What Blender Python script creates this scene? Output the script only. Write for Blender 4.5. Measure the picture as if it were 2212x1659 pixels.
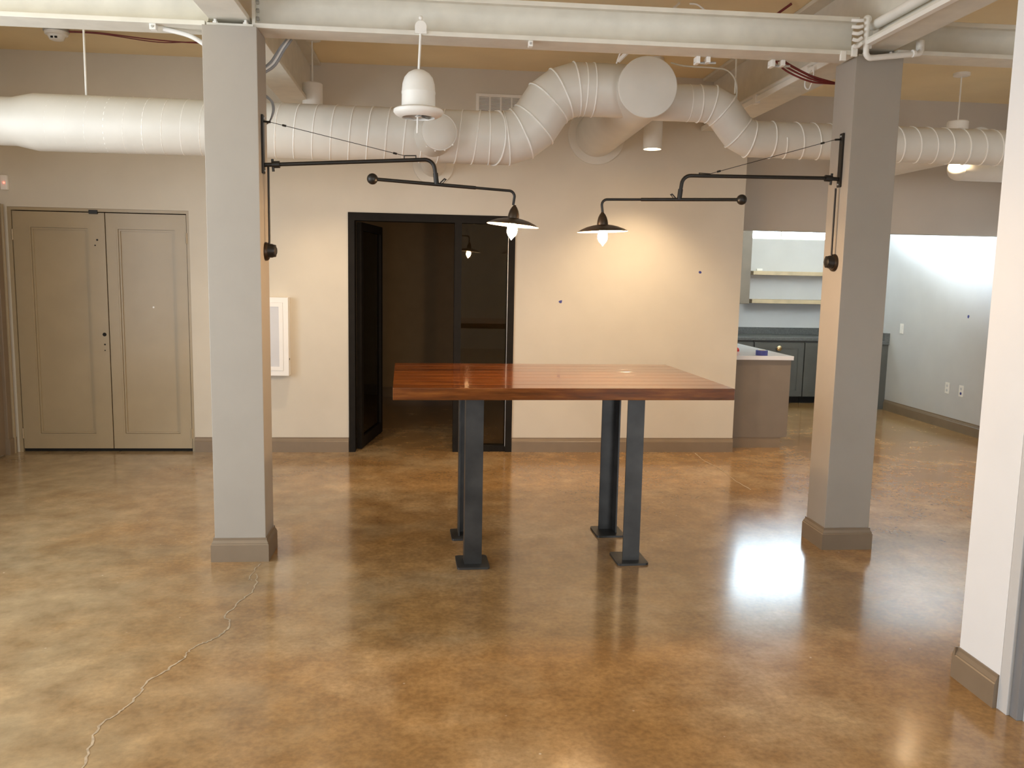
import bpy, bmesh, math, random
from mathutils import Vector, Matrix
random.seed(7)
for o in list(bpy.data.objects):
    bpy.data.objects.remove(o)
S = bpy.context.scene
C = S.collection
PI = math.pi
# ---------------------------------------------------------------- camera
FPX, PITCH, YAW, ROLL = 1841.2, -0.12760, 0.09471, 0.01958
cd = bpy.data.cameras.new('camera')
cd.sensor_fit = 'HORIZONTAL'; cd.sensor_width = 36.0
cd.lens = 36.0 * FPX / 2212.0
cd.clip_start = 0.05; cd.clip_end = 100
cam = bpy.data.objects.new('camera', cd); C.objects.link(cam)
fw = Vector((math.sin(YAW)*math.cos(PITCH), math.cos(YAW)*math.cos(PITCH), math.sin(PITCH)))
rt = Vector((math.cos(YAW), -math.sin(YAW), 0)); up = rt.cross(fw)
r2 = rt*math.cos(ROLL) + up*math.sin(ROLL); u2 = -rt*math.sin(ROLL) + up*math.cos(ROLL)
mw = Matrix(((r2.x, u2.x, -fw.x, 0), (r2.y, u2.y, -fw.y, 0), (r2.z, u2.z, -fw.z, 1.58), (0, 0, 0, 1)))
cam.matrix_world = mw
S.camera = cam
# ---------------------------------------------------------------- world, daylight, exposure
w = bpy.data.worlds.new('world'); S.world = w; w.use_nodes = True
bg = w.node_tree.nodes['Background']; bg.inputs[0].default_value = (0.78, 0.88, 1.0, 1); bg.inputs[1].default_value = 1.0
def area(name, loc, rot, sx, sy, power, color, spread=180):
    l = bpy.data.lights.new(name, 'AREA'); l.shape = 'RECTANGLE'; l.size = sx; l.size_y = sy
    l.energy = power; l.color = color; l.spread = math.radians(spread)
    o = bpy.data.objects.new(name, l); C.objects.link(o); o.location = loc; o.rotation_euler = rot
    return o
DAY = (0.95, 0.98, 1.0)
# daylight of the storefront windows: the left wall (beside the left column) and the wall behind the camera, plus added fill at rear right
area('daylight_left', (-3.60, 2.5, 1.65), (0, -PI/2, 0), 2.3, 4.6, 60, DAY)
area('daylight_rear', (-1.6, -3.06, 1.65), (PI/2, 0, 0), 3.2, 2.3, 14, DAY)
area('fill_rear_right', (3.7, -3.06, 1.65), (PI/2, 0, 0), 2.6, 2.3, 54, DAY)  # added fill that brightens the right-hand floor, through a made-up opening
kd = area('daylight_kitchen', (4.7325, 11.115, 2.481), (-math.radians(88), 0, 0), 1.08, 0.70, 80, (0.74, 0.89, 1.0), 50)
S.view_settings.view_transform = 'Standard'; S.view_settings.look = 'None'
S.view_settings.gamma = 1.0; S.view_settings.use_curve_mapping = False
S.view_settings.exposure = 1.2
try:
    S.cycles.max_bounces = 10; S.cycles.diffuse_bounces = 6
    S.cycles.sample_clamp_indirect = 4.0
except Exception:
    pass

# ---------------------------------------------------------------- materials
MATS = {}
def base(name):
    m = bpy.data.materials.new(name); m.use_nodes = True
    nt = m.node_tree; p = nt.nodes['Principled BSDF']; MATS[name] = m
    return m, nt, p
def nd(nt, t, **kw):
    n = nt.nodes.new(t)
    for k, v in kw.items():
        setattr(n, k, v)
    return n
def coords(nt, scale=(1, 1, 1), kind='Object'):
    tc = nd(nt, 'ShaderNodeTexCoord'); mp = nd(nt, 'ShaderNodeMapping')
    nt.links.new(tc.outputs[kind], mp.inputs[0]); mp.inputs['Scale'].default_value = scale
    return mp.outputs[0]
def noise(nt, vec, scale, detail=4, rough=0.5):
    n = nd(nt, 'ShaderNodeTexNoise'); n.inputs['Scale'].default_value = scale
    n.inputs['Detail'].default_value = detail; n.inputs['Roughness'].default_value = rough
    nt.links.new(vec, n.inputs['Vector']); return n
def ramp(nt, src, stops):
    r = nd(nt, 'ShaderNodeValToRGB'); e = r.color_ramp.elements
    e[0].position, e[0].color = stops[0][0], (*stops[0][1], 1)
    e[1].position, e[1].color = stops[-1][0], (*stops[-1][1], 1)
    for p, c in stops[1:-1]:
        x = e.new(p); x.color = (*c, 1)
    nt.links.new(src, r.inputs[0]); return r
def paint(name, col, rough=0.6, var=0.06, scale=6.0, bump=0.0, metal=0.0, spec=0.5, bscale=120):
    m, nt, p = base(name)
    v = coords(nt); n = noise(nt, v, scale, 3)
    lo = tuple(c*(1-var) for c in col); hi = tuple(min(1, c*(1+var)) for c in col)
    r = ramp(nt, n.outputs[0], [(0.3, lo), (0.7, hi)])
    nt.links.new(r.outputs[0], p.inputs['Base Color'])
    p.inputs['Roughness'].default_value = rough; p.inputs['Metallic'].default_value = metal
    p.inputs['Specular IOR Level'].default_value = spec
    if bump:
        n2 = noise(nt, v, bscale, 2); b = nd(nt, 'ShaderNodeBump'); b.inputs['Strength'].default_value = bump
        b.inputs['Distance'].default_value = 0.004
        nt.links.new(n2.outputs[0], b.inputs['Height']); nt.links.new(b.outputs[0], p.inputs['Normal'])
    return m
def emit(name, col, strength):
    m, nt, p = base(name)
    p.inputs['Base Color'].default_value = (*col, 1)
    p.inputs['Emission Color'].default_value = (*col, 1); p.inputs['Emission Strength'].default_value = strength
    return m
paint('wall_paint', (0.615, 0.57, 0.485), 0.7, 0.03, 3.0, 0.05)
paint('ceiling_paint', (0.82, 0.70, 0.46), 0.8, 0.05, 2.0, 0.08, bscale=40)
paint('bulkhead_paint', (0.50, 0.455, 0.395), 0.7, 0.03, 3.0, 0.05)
paint('kitchen_paint', (0.54, 0.545, 0.555), 0.65, 0.03, 3.0, 0.05)
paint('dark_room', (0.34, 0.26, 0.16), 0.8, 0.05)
paint('column_paint', (0.365, 0.33, 0.283), 0.55, 0.03, 4.0, 0.04)
paint('pilaster_paint', (0.76, 0.775, 0.79), 0.55, 0.02, 4.0)
paint('white_paint', (0.80, 0.785, 0.735), 0.45, 0.04, 8.0)
paint('duct_paint', (0.66, 0.635, 0.57), 0.42, 0.04, 5.0)
paint('seam_paint', (0.86, 0.85, 0.80), 0.40, 0.03, 5.0)
paint('beam_paint', (0.68, 0.655, 0.575), 0.5, 0.06, 9.0, 0.05, bscale=60)
paint('taupe_trim', (0.225, 0.170, 0.115), 0.38, 0.05, 8.0)
paint('door_taupe', (0.38, 0.305, 0.195), 0.33, 0.05, 3.0, 0.03)
paint('black_steel', (0.010, 0.008, 0.006), 0.6, 0.2, 12.0, spec=0.15)
paint('lamp_black', (0.018, 0.015, 0.012), 0.40, 0.2, 20.0, metal=0.3)
paint('shade_outer', (0.045, 0.028, 0.015), 0.35, 0.2, 20.0, metal=0.5)
paint('shade_inner', (0.85, 0.82, 0.75), 0.45, 0.02)
paint('raw_steel', (0.042, 0.041, 0.039), 0.42, 0.35, 7.0, metal=0.5)
paint('galvanised', (0.45, 0.46, 0.46), 0.35, 0.1, 20.0, metal=0.6)
paint('dark_hole', (0.01, 0.009, 0.008), 0.9, 0.1)
paint('frame_grey', (0.20, 0.20, 0.205), 0.4, 0.05)
paint('casing_white', (0.56, 0.56, 0.555), 0.45, 0.03)
paint('cabinet_grey', (0.085, 0.085, 0.078), 0.5, 0.08, 5.0)
paint('counter_grey', (0.10, 0.105, 0.105), 0.30, 0.25, 60.0)
paint('counter_white', (0.74, 0.76, 0.82), 0.12, 0.03)
paint('peninsula_taupe', (0.20, 0.165, 0.13), 0.5, 0.05)
paint('shelf_wood', (0.50, 0.40, 0.26), 0.45, 0.1, 9.0)
paint('brass', (0.60, 0.46, 0.25), 0.3, 0.05, metal=1.0)
paint('cabinet_white', (0.86, 0.85, 0.83), 0.4, 0.02)
paint('cabinet_pane', (0.62, 0.63, 0.66), 0.25, 0.02)
paint('plastic_white', (0.84, 0.83, 0.80), 0.35, 0.02)
paint('red_wire', (0.16, 0.018, 0.015), 0.45, 0.1)
paint('grey_wire', (0.30, 0.31, 0.32), 0.45, 0.1)
paint('blue_tape', (0.05, 0.06, 0.26), 0.6, 0.1, 30)
paint('red_plastic', (0.55, 0.03, 0.03), 0.35, 0.05)
paint('crack_fill', (0.42, 0.335, 0.23), 0.6, 0.25, 40)
emit('bulb_glow', (1.0, 0.64, 0.33), 440.0)
emit('downlight_glow', (1.0, 0.72, 0.42), 14.0)
emit('sky_pane', (0.70, 0.87, 1.0), 4.6)
emit('red_led', (1.0, 0.05, 0.03), 6.0)
def floor_mat():
    m, nt, p = base('polished_concrete')
    v = coords(nt)
    n1 = noise(nt, v, 1.1, 5, 0.6); n2 = noise(nt, v, 5.5, 5, 0.62); n3 = noise(nt, v, 42, 2, 0.6)
    r1 = ramp(nt, n1.outputs[0], [(0.30, (0.285, 0.158, 0.055)), (0.5, (0.340, 0.202, 0.083)), (0.70, (0.445, 0.310, 0.165))])
    r2 = ramp(nt, n2.outputs[0], [(0.30, (0.74, 0.70, 0.66)), (0.55, (1.0, 1.0, 1.0)), (0.78, (1.36, 1.36, 1.36))])
    r3 = ramp(nt, n3.outputs[0], [(0.3, (0.82, 0.82, 0.82)), (0.7, (1.14, 1.14, 1.14))])
    mx = nd(nt, 'ShaderNodeMix', data_type='RGBA', blend_type='MULTIPLY'); mx.inputs[0].default_value = 1
    nt.links.new(r1.outputs[0], mx.inputs[6]); nt.links.new(r2.outputs[0], mx.inputs[7])
    mx2 = nd(nt, 'ShaderNodeMix', data_type='RGBA', blend_type='MULTIPLY'); mx2.inputs[0].default_value = 1
    nt.links.new(mx.outputs[2], mx2.inputs[6]); nt.links.new(r3.outputs[0], mx2.inputs[7])
    # daylight sheen and haze put into the colour: greyer patches, denser towards the storefront side
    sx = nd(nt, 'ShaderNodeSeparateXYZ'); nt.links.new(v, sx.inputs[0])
    haze_noise = noise(nt, v, 0.9, 6, 0.6)
    ax = nd(nt, 'ShaderNodeMath', operation='MULTIPLY_ADD'); nt.links.new(sx.outputs[0], ax.inputs[0]); ax.inputs[1].default_value = -0.11; nt.links.new(haze_noise.outputs[0], ax.inputs[2])
    haze_mask = ramp(nt, ax.outputs[0], [(0.52, (0, 0, 0)), (0.80, (0.75, 0.75, 0.75))])
    haze_mix = nd(nt, 'ShaderNodeMix', data_type='RGBA'); nt.links.new(haze_mask.outputs[0], haze_mix.inputs[0])
    nt.links.new(mx2.outputs[2], haze_mix.inputs[6])
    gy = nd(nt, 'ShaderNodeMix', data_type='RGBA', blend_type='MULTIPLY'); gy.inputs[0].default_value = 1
    gy.inputs[6].default_value = (0.37, 0.30, 0.19, 1); nt.links.new(r2.outputs[0], gy.inputs[7]); nt.links.new(gy.outputs[2], haze_mix.inputs[7])
    mx2 = haze_mix
    # pale aggregate chips
    vo = nd(nt, 'ShaderNodeTexVoronoi'); vo.inputs['Scale'].default_value = 9.0
    nt.links.new(v, vo.inputs['Vector'])
    ch = ramp(nt, vo.outputs['Distance'], [(0.030, (1, 1, 1)), (0.050, (0, 0, 0))])
    gate = noise(nt, v, 2.3, 2); gr = ramp(nt, gate.outputs[0], [(0.48, (0, 0, 0)), (0.56, (0.85, 0.85, 0.85))])
    gm = nd(nt, 'ShaderNodeMath', operation='MULTIPLY')
    nt.links.new(ch.outputs[0], gm.inputs[0]); nt.links.new(gr.outputs[0], gm.inputs[1])
    mx3 = nd(nt, 'ShaderNodeMix', data_type='RGBA'); nt.links.new(gm.outputs[0], mx3.inputs[0])
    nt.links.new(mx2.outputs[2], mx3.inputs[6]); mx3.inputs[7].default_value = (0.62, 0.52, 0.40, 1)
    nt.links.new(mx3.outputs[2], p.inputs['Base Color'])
    rr = ramp(nt, n2.outputs[0], [(0.3, (0.165, 0.165, 0.165)), (0.7, (0.195, 0.195, 0.195))])
    nt.links.new(rr.outputs[0], p.inputs['Roughness'])
    p.inputs['Specular IOR Level'].default_value = 0.55
    p.inputs['Coat Weight'].default_value = 0.25; p.inputs['Coat Roughness'].default_value = 0.10
floor_mat()
def wood_mat():
    m, nt, p = base('walnut')
    v = coords(nt, (1.4, 14, 14)); oi = nd(nt, 'ShaderNodeObjectInfo')
    add = nd(nt, 'ShaderNodeVectorMath', operation='ADD'); sc = nd(nt, 'ShaderNodeVectorMath', operation='SCALE')
    cmb = nd(nt, 'ShaderNodeCombineXYZ')
    for i in range(3): nt.links.new(oi.outputs['Random'], cmb.inputs[i])
    nt.links.new(cmb.outputs[0], sc.inputs[0]); sc.inputs['Scale'].default_value = 37.0
    nt.links.new(v, add.inputs[0]); nt.links.new(sc.outputs[0], add.inputs[1])
    n = noise(nt, add.outputs[0], 2.2, 6, 0.6)
    r = ramp(nt, n.outputs[0], [(0.25, (0.042, 0.011, 0.002)), (0.5, (0.130, 0.036, 0.006)), (0.75, (0.25, 0.085, 0.015))])
    tone = ramp(nt, oi.outputs['Random'], [(0.0, (0.75, 0.72, 0.70)), (1.0, (1.25, 1.25, 1.25))])
    mx = nd(nt, 'ShaderNodeMix', data_type='RGBA', blend_type='MULTIPLY'); mx.inputs[0].default_value = 1
    nt.links.new(r.outputs[0], mx.inputs[6]); nt.links.new(tone.outputs[0], mx.inputs[7])
    nt.links.new(mx.outputs[2], p.inputs['Base Color'])
    p.inputs['Roughness'].default_value = 0.14; p.inputs['Specular IOR Level'].default_value = 0.38
    p.inputs['Coat Weight'].default_value = 0.3; p.inputs['Coat Roughness'].default_value = 0.03
wood_mat()
def glass_mat():
    m, nt, p = base('tinted_glass')
    out = nt.nodes['Material Output']
    tr = nd(nt, 'ShaderNodeBsdfTransparent'); tr.inputs[0].default_value = (0.72, 0.66, 0.55, 1)
    gl = nd(nt, 'ShaderNodeBsdfGlossy'); gl.inputs['Roughness'].default_value = 0.01
    fr = nd(nt, 'ShaderNodeFresnel'); fr.inputs[0].default_value = 1.5
    mx = nd(nt, 'ShaderNodeMixShader')
    nt.links.new(fr.outputs[0], mx.inputs[0]); nt.links.new(tr.outputs[0], mx.inputs[1]); nt.links.new(gl.outputs[0], mx.inputs[2])
    nt.links.new(mx.outputs[0], out.inputs[0])
glass_mat()
# ---------------------------------------------------------------- mesh helpers
def obj(name, bm, mat, parent=None, smooth=None, bevel=0.0, origin=None):
    """one mesh object; geometry given in world metres, stored relative to parent / origin"""
    if bevel:
        bmesh.ops.remove_doubles(bm, verts=bm.verts, dist=1e-6)
        es = [e for e in bm.edges if len(e.link_faces) == 2 and e.calc_face_angle() > 0.5]
        bmesh.ops.bevel(bm, geom=es, offset=bevel, segments=2, affect='EDGES', profile=0.6)
    bmesh.ops.recalc_face_normals(bm, faces=bm.faces)
    me = bpy.data.meshes.new(name); 
    o = bpy.data.objects.new(name, me); C.objects.link(o)
    off = Vector((0, 0, 0))
    if parent is not None:
        o.parent = parent
        q = parent
        while q is not None:
            off += q.location; q = q.parent
    elif origin is not None:
        o.location = origin; off = Vector(origin)
    for v in bm.verts: v.co -= off
    bm.to_mesh(me); bm.free()
    me.materials.append(MATS[mat])
    if smooth is not None:
        me.polygons.foreach_set('use_smooth', [True]*len(me.polygons))
        me.set_sharp_from_angle(angle=math.radians(smooth))
    return o
def tag(o, label=None, cat=None, group=None, kind=None):
    if label: o['label'] = label
    if cat: o['category'] = cat
    if group: o['group'] = group
    if kind: o['kind'] = kind
    return o
def thing(name, loc, label, cat, group=None, kind=None):
    o = bpy.data.objects.new(name, None); C.objects.link(o); o.location = loc
    o.empty_display_size = 0.1
    return tag(o, label, cat, group, kind)
def B(): return bmesh.new()
def bx(bm, x0, x1, y0, y1, z0, z1, M=None):
    vs = [bm.verts.new((x, y, z)) for x in (x0, x1) for y in (y0, y1) for z in (z0, z1)]
    for f in ((0, 1, 3, 2), (4, 6, 7, 5), (0, 4, 5, 1), (2, 3, 7, 6), (0, 2, 6, 4), (1, 5, 7, 3)):
        bm.faces.new([vs[i] for i in f])
    if M is not None:
        for v in vs: v.co = M @ v.co
    return bm
def box(x0, x1, y0, y1, z0, z1, M=None): return bx(B(), x0, x1, y0, y1, z0, z1, M)
def sweep(bm, pts, r, seg=12, cap=True, radii=None, closed=False):
    """round tube along a polyline, rings in the mitre planes"""
    pts = [Vector(p) for p in pts]; n = len(pts)
    rings = []; ref = None
    for i, p in enumerate(pts):
        if closed:
            a = (p - pts[i-1]).normalized(); b = (pts[(i+1) % n] - p).normalized()
        else:
            a = (p - pts[i-1]).normalized() if i else (pts[1]-p).normalized()
            b = (pts[i+1]-p).normalized() if i < n-1 else a
        t = (a+b).normalized() if (a+b).length > 1e-6 else a
        if ref is None:
            ref = Vector((0, 0, 1)) if abs(a.z) < 0.9 else Vector((0, 1, 0))
        u = (ref - a*ref.dot(a)).normalized(); v = a.cross(u)
        rr = radii[i] if radii else r
        ring = []
        for k in range(seg):
            an = 2*PI*k/seg
            d = u*math.cos(an)*rr + v*math.sin(an)*rr
            ca = max(0.35, a.dot(t))
            d2 = d - a*(d.dot(t)/ca)      # slide along the incoming axis into the mitre plane
            ring.append(bm.verts.new(p + d2))
        rings.append(ring)
        nu = u - b*u.dot(b); ref = nu.normalized() if nu.length > 1e-4 else ref
    rng = range(n if closed else n-1)
    for i in rng:
        A, D = rings[i], rings[(i+1) % n]
        for k in range(seg):
            bm.faces.new((A[k], A[(k+1) % seg], D[(k+1) % seg], D[k]))
    if cap and not closed:
        bm.faces.new(list(reversed(rings[0]))); bm.faces.new(rings[-1])
    return rings
def tube(pts, r, seg=12, **k):
    bm = B(); sweep(bm, pts, r, seg, **k); return bm
def arc_corner(p0, p1, p2, rad, n=6):
    """polyline p0-p1-p2 with the corner at p1 rounded"""
    p0, p1, p2 = Vector(p0), Vector(p1), Vector(p2)
    a = (p0-p1).normalized(); b = (p2-p1).normalized()
    th = a.angle(b); d = rad/math.tan(th/2)
    s = p1 + a*d; e = p1 + b*d
    c = p1 + (a+b).normalized()*(rad/math.sin(th/2))
    out = [p0]
    for i in range(n+1):
        t = i/n; v = (s-c).lerp(e-c, t).normalized()*rad
        out.append(c+v)
    out.append(p2); return out
def lathe(bm, prof, c, seg=32, ax='z', M=None, capends=True):
    rings = []
    for r, h in prof:
        ring = []
        for k in range(seg):
            a = 2*PI*k/seg
            if ax == 'z': p = Vector((r*math.cos(a), r*math.sin(a), h))
            elif ax == 'x': p = Vector((h, r*math.cos(a), r*math.sin(a)))
            else: p = Vector((r*math.cos(a), h, r*math.sin(a)))
            if M is not None: p = M @ p
            ring.append(bm.verts.new(p + Vector(c)))
        rings.append(ring)
    for i in range(len(rings)-1):
        A, D = rings[i], rings[i+1]
        for k in range(seg):
            bm.faces.new((A[k], A[(k+1) % seg], D[(k+1) % seg], D[k]))
    if capends:
        bm.faces.new(list(reversed(rings[0]))); bm.faces.new(rings[-1])
    return bm
def cyl(c, r, h0, h1, ax='z', seg=24, M=None): return lathe(B(), [(r, h0), (r, h1)], c, seg, ax, M)
def sphere(c, r, seg=20, rings=12, squash=1.0):
    bm = B(); bmesh.ops.create_uvsphere(bm, u_segments=seg, v_segments=rings, radius=r)
    for v in bm.verts: v.co = Vector((v.co.x, v.co.y, v.co.z*squash)) + Vector(c)
    return bm
PROF = [(0, 0), (0.018, 0), (0.018, 0.094), (0.0145, 0.098), (0.0145, 0.103), (0.007, 0.118), (0.007, 0.130), (0, 0.130)]
def baseboard_run(p0, p1, nrm, prof=PROF):
    """skirting profile extruded from p0 to p1, projecting along nrm"""
    bm = B(); p0 = Vector((*p0, 0)); p1 = Vector((*p1, 0)); nv = Vector((*nrm, 0))
    A = [bm.verts.new(p0 + nv*o + Vector((0, 0, z))) for o, z in prof]
    D = [bm.verts.new(p1 + nv*o + Vector((0, 0, z))) for o, z in prof]
    n = len(prof)
    for i in range(n): bm.faces.new((A[i], A[(i+1) % n], D[(i+1) % n], D[i]))
    bm.faces.new(A); bm.faces.new(list(reversed(D)))
    return bm
def base_ring(x0, x1, y0, y1, prof=PROF):
    bm = B(); rings = []
    for o, z in prof[1:-1] + [(0.0, 0.130)]:
        rings.append([bm.verts.new(p) for p in ((x0-o, y0-o, z), (x1+o, y0-o, z), (x1+o, y1+o, z), (x0-o, y1+o, z))])
    for i in range(len(rings)-1):
        for k in range(4):
            bm.faces.new((rings[i][k], rings[i][(k+1) % 4], rings[i+1][(k+1) % 4], rings[i+1][k]))
    bm.faces.new(rings[0]); bm.faces.new(rings[-1])
    return bm
def struct(name, bm, mat, label, cat=None, **k):
    return tag(obj(name, bm, mat, **k), label, cat or name.split('_')[0], kind='structure')

# ================================================================ room shell
XL, XR, YF, YBK, YK, ZC = -3.56, 5.62, -3.0, 7.49, 11.10, 3.30
YH = 8.0                                           # bulkhead in front of the kitchen
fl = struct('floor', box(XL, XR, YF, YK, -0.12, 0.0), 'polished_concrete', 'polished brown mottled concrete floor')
def ribbon(pts, wd, rnd):
    bm = B(); prev = None
    for i, (x, y) in enumerate(pts):
        a = Vector(pts[max(i-1, 0)]); b = Vector(pts[min(i+1, len(pts)-1)])
        d = (b-a).normalized(); n = Vector((-d.y, d.x)); h = wd*(0.6+0.8*rnd.random())*0.5
        pr = (bm.verts.new((x+n.x*h, y+n.y*h, 0.0012)), bm.verts.new((x-n.x*h, y-n.y*h, 0.0012)))
        if prev: bm.faces.new((prev[0], pr[0], pr[1], prev[1]))
        prev = pr
    return bm
def jitter(pts, rnd, k=4, amp=0.006):
    out = []
    for i in range(len(pts)-1):
        for j in range(k):
            t = j/k; e = 0 if (i == 0 and j == 0) else amp
            out.append((pts[i][0]*(1-t)+pts[i+1][0]*t + rnd.uniform(-e, e), pts[i][1]*(1-t)+pts[i+1][1]*t + rnd.uniform(-e, e)))
    out.append(pts[-1]); return out
rnd = random.Random(3)
crack_a = [(-0.915, 4.56), (-0.927, 4.474), (-0.934, 4.368), (-0.928, 4.322), (-0.911, 4.303)]
crack_b = [(-0.909, 4.401), (-0.882, 4.275), (-0.873, 4.167), (-0.899, 4.055), (-0.921, 3.958), (-0.936, 3.839), (-0.901, 3.784), (-0.89, 3.715),
           (-0.903, 3.641), (-0.934, 3.579), (-0.967, 3.557), (-0.987, 3.512), (-1.0, 3.468), (-0.992, 3.417), (-1.02, 3.362), (-1.038, 3.302), (-1.079, 3.226),
           (-1.081, 3.152), (-1.085, 3.063), (-1.095, 3.002), (-1.117, 2.959), (-1.139, 2.918), (-1.135, 2.837), (-1.116, 2.749), (-1.093, 2.657), (-1.08, 2.605), (-1.05, 2.3)]
crack_c = [(2.392, 7.44), (2.372, 7.118), (2.416, 6.762), (2.391, 6.363), (2.41, 6.1)]
for pts, wd in ((crack_a, 0.005), (crack_b, 0.0075), (crack_c, 0.008)):
    o = obj('floor_crack', ribbon(jitter(pts, rnd), wd, rnd), 'crack_fill', fl); o['label'] = 'pale filled crack line in the concrete'
struct('ceiling', box(XL, XR, YF, YK, ZC, ZC+0.12), 'ceiling_paint', 'painted beige ceiling slab above the beams')
# back wall with the taupe double door opening and the black glazed door opening
DX0, DX1, DZ = -3.492, -2.040, 2.057
GX0, GX1, GZ = -0.722, 0.716, 2.082
WEND = 2.757
bm = B()
bx(bm, XL, DX0, YBK, 7.64, 0, ZC); bx(bm, DX0, DX1, YBK, 7.64, DZ, ZC); bx(bm, DX1, GX0, YBK, 7.64, 0, ZC)
bx(bm, GX0, GX1, YBK, 7.64, GZ, ZC); bx(bm, GX1, WEND, YBK, 7.64, 0, ZC)
struct('wall_back', bm, 'wall_paint', 'beige painted back wall holding both doors')
# left wall with a storefront window opening, rear wall with another
bm = B()
bx(bm, XL-0.15, XL, 4.9, YK+0.15, 0, ZC); bx(bm, XL-0.15, XL, YF, 0.1, 0, ZC)
bx(bm, XL-0.15, XL, 0.1, 4.9, 0, 0.45); bx(bm, XL-0.15, XL, 0.1, 4.9, 2.85, ZC)
struct('wall_left', bm, 'wall_paint', 'beige left side wall with storefront window opening')
bm = B()
bx(bm, XL, -3.3, YF-0.15, YF, 0, ZC); bx(bm, 0.1, 2.3, YF-0.15, YF, 0, ZC); bx(bm, 5.1, XR, YF-0.15, YF, 0, ZC)
bx(bm, 2.3, 5.1, YF-0.15, YF, 0, 0.45); bx(bm, 2.3, 5.1, YF-0.15, YF, 2.85, ZC)
bx(bm, -3.3, 0.1, YF-0.15, YF, 0, 0.45); bx(bm, -3.3, 0.1, YF-0.15, YF, 2.85, ZC)
struct('wall_front', bm, 'wall_paint', 'beige wall opposite the doors with window opening')
struct('wall_right', box(XR, XR+0.15, YF, YK+0.15, 0, ZC), 'kitchen_paint', 'pale grey side wall of the kitchen')
bm = B()
bx(bm, XL, 4.165, YK, YK+0.15, 0, ZC); bx(bm, 5.30, XR, YK, YK+0.15, 0, ZC); bx(bm, 4.165, 5.30, YK, YK+0.15, 0, 2.112); bx(bm, 4.165, 5.30, YK, YK+0.15, 2.85, ZC)
struct('wall_kitchen', bm, 'kitchen_paint', 'pale grey rear wall behind the kitchen counter')
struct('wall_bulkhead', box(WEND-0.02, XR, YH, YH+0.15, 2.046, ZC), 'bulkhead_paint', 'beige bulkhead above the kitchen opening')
struct('wall_partition', box(WEND-0.16, WEND-0.005, 7.645, YK, 0, ZC), 'kitchen_paint', 'partition between dark room and kitchen')
# dark room behind the black door
bm = B()
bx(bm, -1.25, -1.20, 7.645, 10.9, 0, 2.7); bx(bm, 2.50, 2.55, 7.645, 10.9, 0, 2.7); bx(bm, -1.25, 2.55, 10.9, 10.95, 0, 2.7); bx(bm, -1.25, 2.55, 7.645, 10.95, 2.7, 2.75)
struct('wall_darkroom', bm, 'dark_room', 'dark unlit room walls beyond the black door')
# right-hand foreground wall end with casing and dark door frame
PX, PY0, PY1 = 2.122, 2.835, 3.083
struct('wall_pier', box(PX, 3.4, PY0, PY1, 0, ZC), 'pilaster_paint', 'bright white wall end beside the dark door frame')
struct('trim_1', box(PX, 3.4, 2.785, PY0-0.0005, 0, ZC), 'casing_white', 'pale grey casing strip on the white wall end', 'casing', bevel=0.002)
d3 = thing('door_3', (2.30, 2.76, 0), 'dark grey metal door frame beside the white wall end', 'door', kind='structure')
obj('frame', box(PX+0.012, 2.55, 2.745, 2.7845, 0, ZC-0.01), 'frame_grey', d3, bevel=0.002)
obj('seal_strip', box(PX+0.036, PX+0.043, 2.738, 2.7455, 0, ZC-0.02), 'casing_white', d3)
struct('baseboard_pier', baseboard_run((PX, PY1), (PX, PY0+0.004), (-1, 0)), 'taupe_trim', 'grey taupe skirting on the white wall end')
struct('baseboard_pier_end', baseboard_run((PX-0.018, PY1), (3.4, PY1), (0, 1)), 'taupe_trim', 'grey taupe skirting on the end face of the white wall', 'baseboard')
for nm, a, b in (('baseboard_back_1', DX1+0.002, GX0-0.002), ('baseboard_back_2', GX1+0.002, WEND)):
    struct(nm, baseboard_run((a, YBK), (b, YBK), (0, -1)), 'taupe_trim',
           'taupe skirting under the white wall cabinet' if nm.endswith('1') else 'taupe skirting between the black door and the wall end', 'baseboard')
struct('baseboard_right', baseboard_run((XR, YH), (XR, 10.03), (-1, 0)), 'taupe_trim', 'taupe skirting along the pale kitchen side wall')
struct('baseboard_left', baseboard_run((XL, 4.2), (XL, 6.78), (1, 0)), 'taupe_trim', 'taupe skirting on the left side wall')
# storefront window frames (out of the picture, they let the daylight in; the narrower rear one is added for fill)
def window(name, label, horizontal, a0, a1, pos):
    t = thing(name, (0, 0, 0), label, 'window', kind='structure')
    n = 4
    def bar(u0, u1, z0, z1, nm):
        bm = box(pos-0.03, pos+0.03, u0, u1, z0, z1) if not horizontal else box(u0, u1, pos-0.03, pos+0.03, z0, z1)
        obj(nm, bm, 'black_steel', t)
    bar(a0+.001, a1-.001, 0.451, 0.50, 'sill_bar'); bar(a0+.001, a1-.001, 2.80, 2.849, 'head_bar')
    for i in range(n+1):
        u = a0+0.031 + (a1-a0-0.062)*i/n
        bar(u-0.03, u+0.03, 0.501, 2.799, 'mullion')
window('window_1', 'tall storefront window in the left side wall', False, 0.1, 4.9, XL-0.02)
window('window_2', 'wide storefront window in the wall opposite the doors', True, -3.3, 0.1, YF-0.02)
window('fill_window', 'added narrower window opposite the doors, made for the fill light', True, 2.3, 5.1, YF-0.02)

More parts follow.
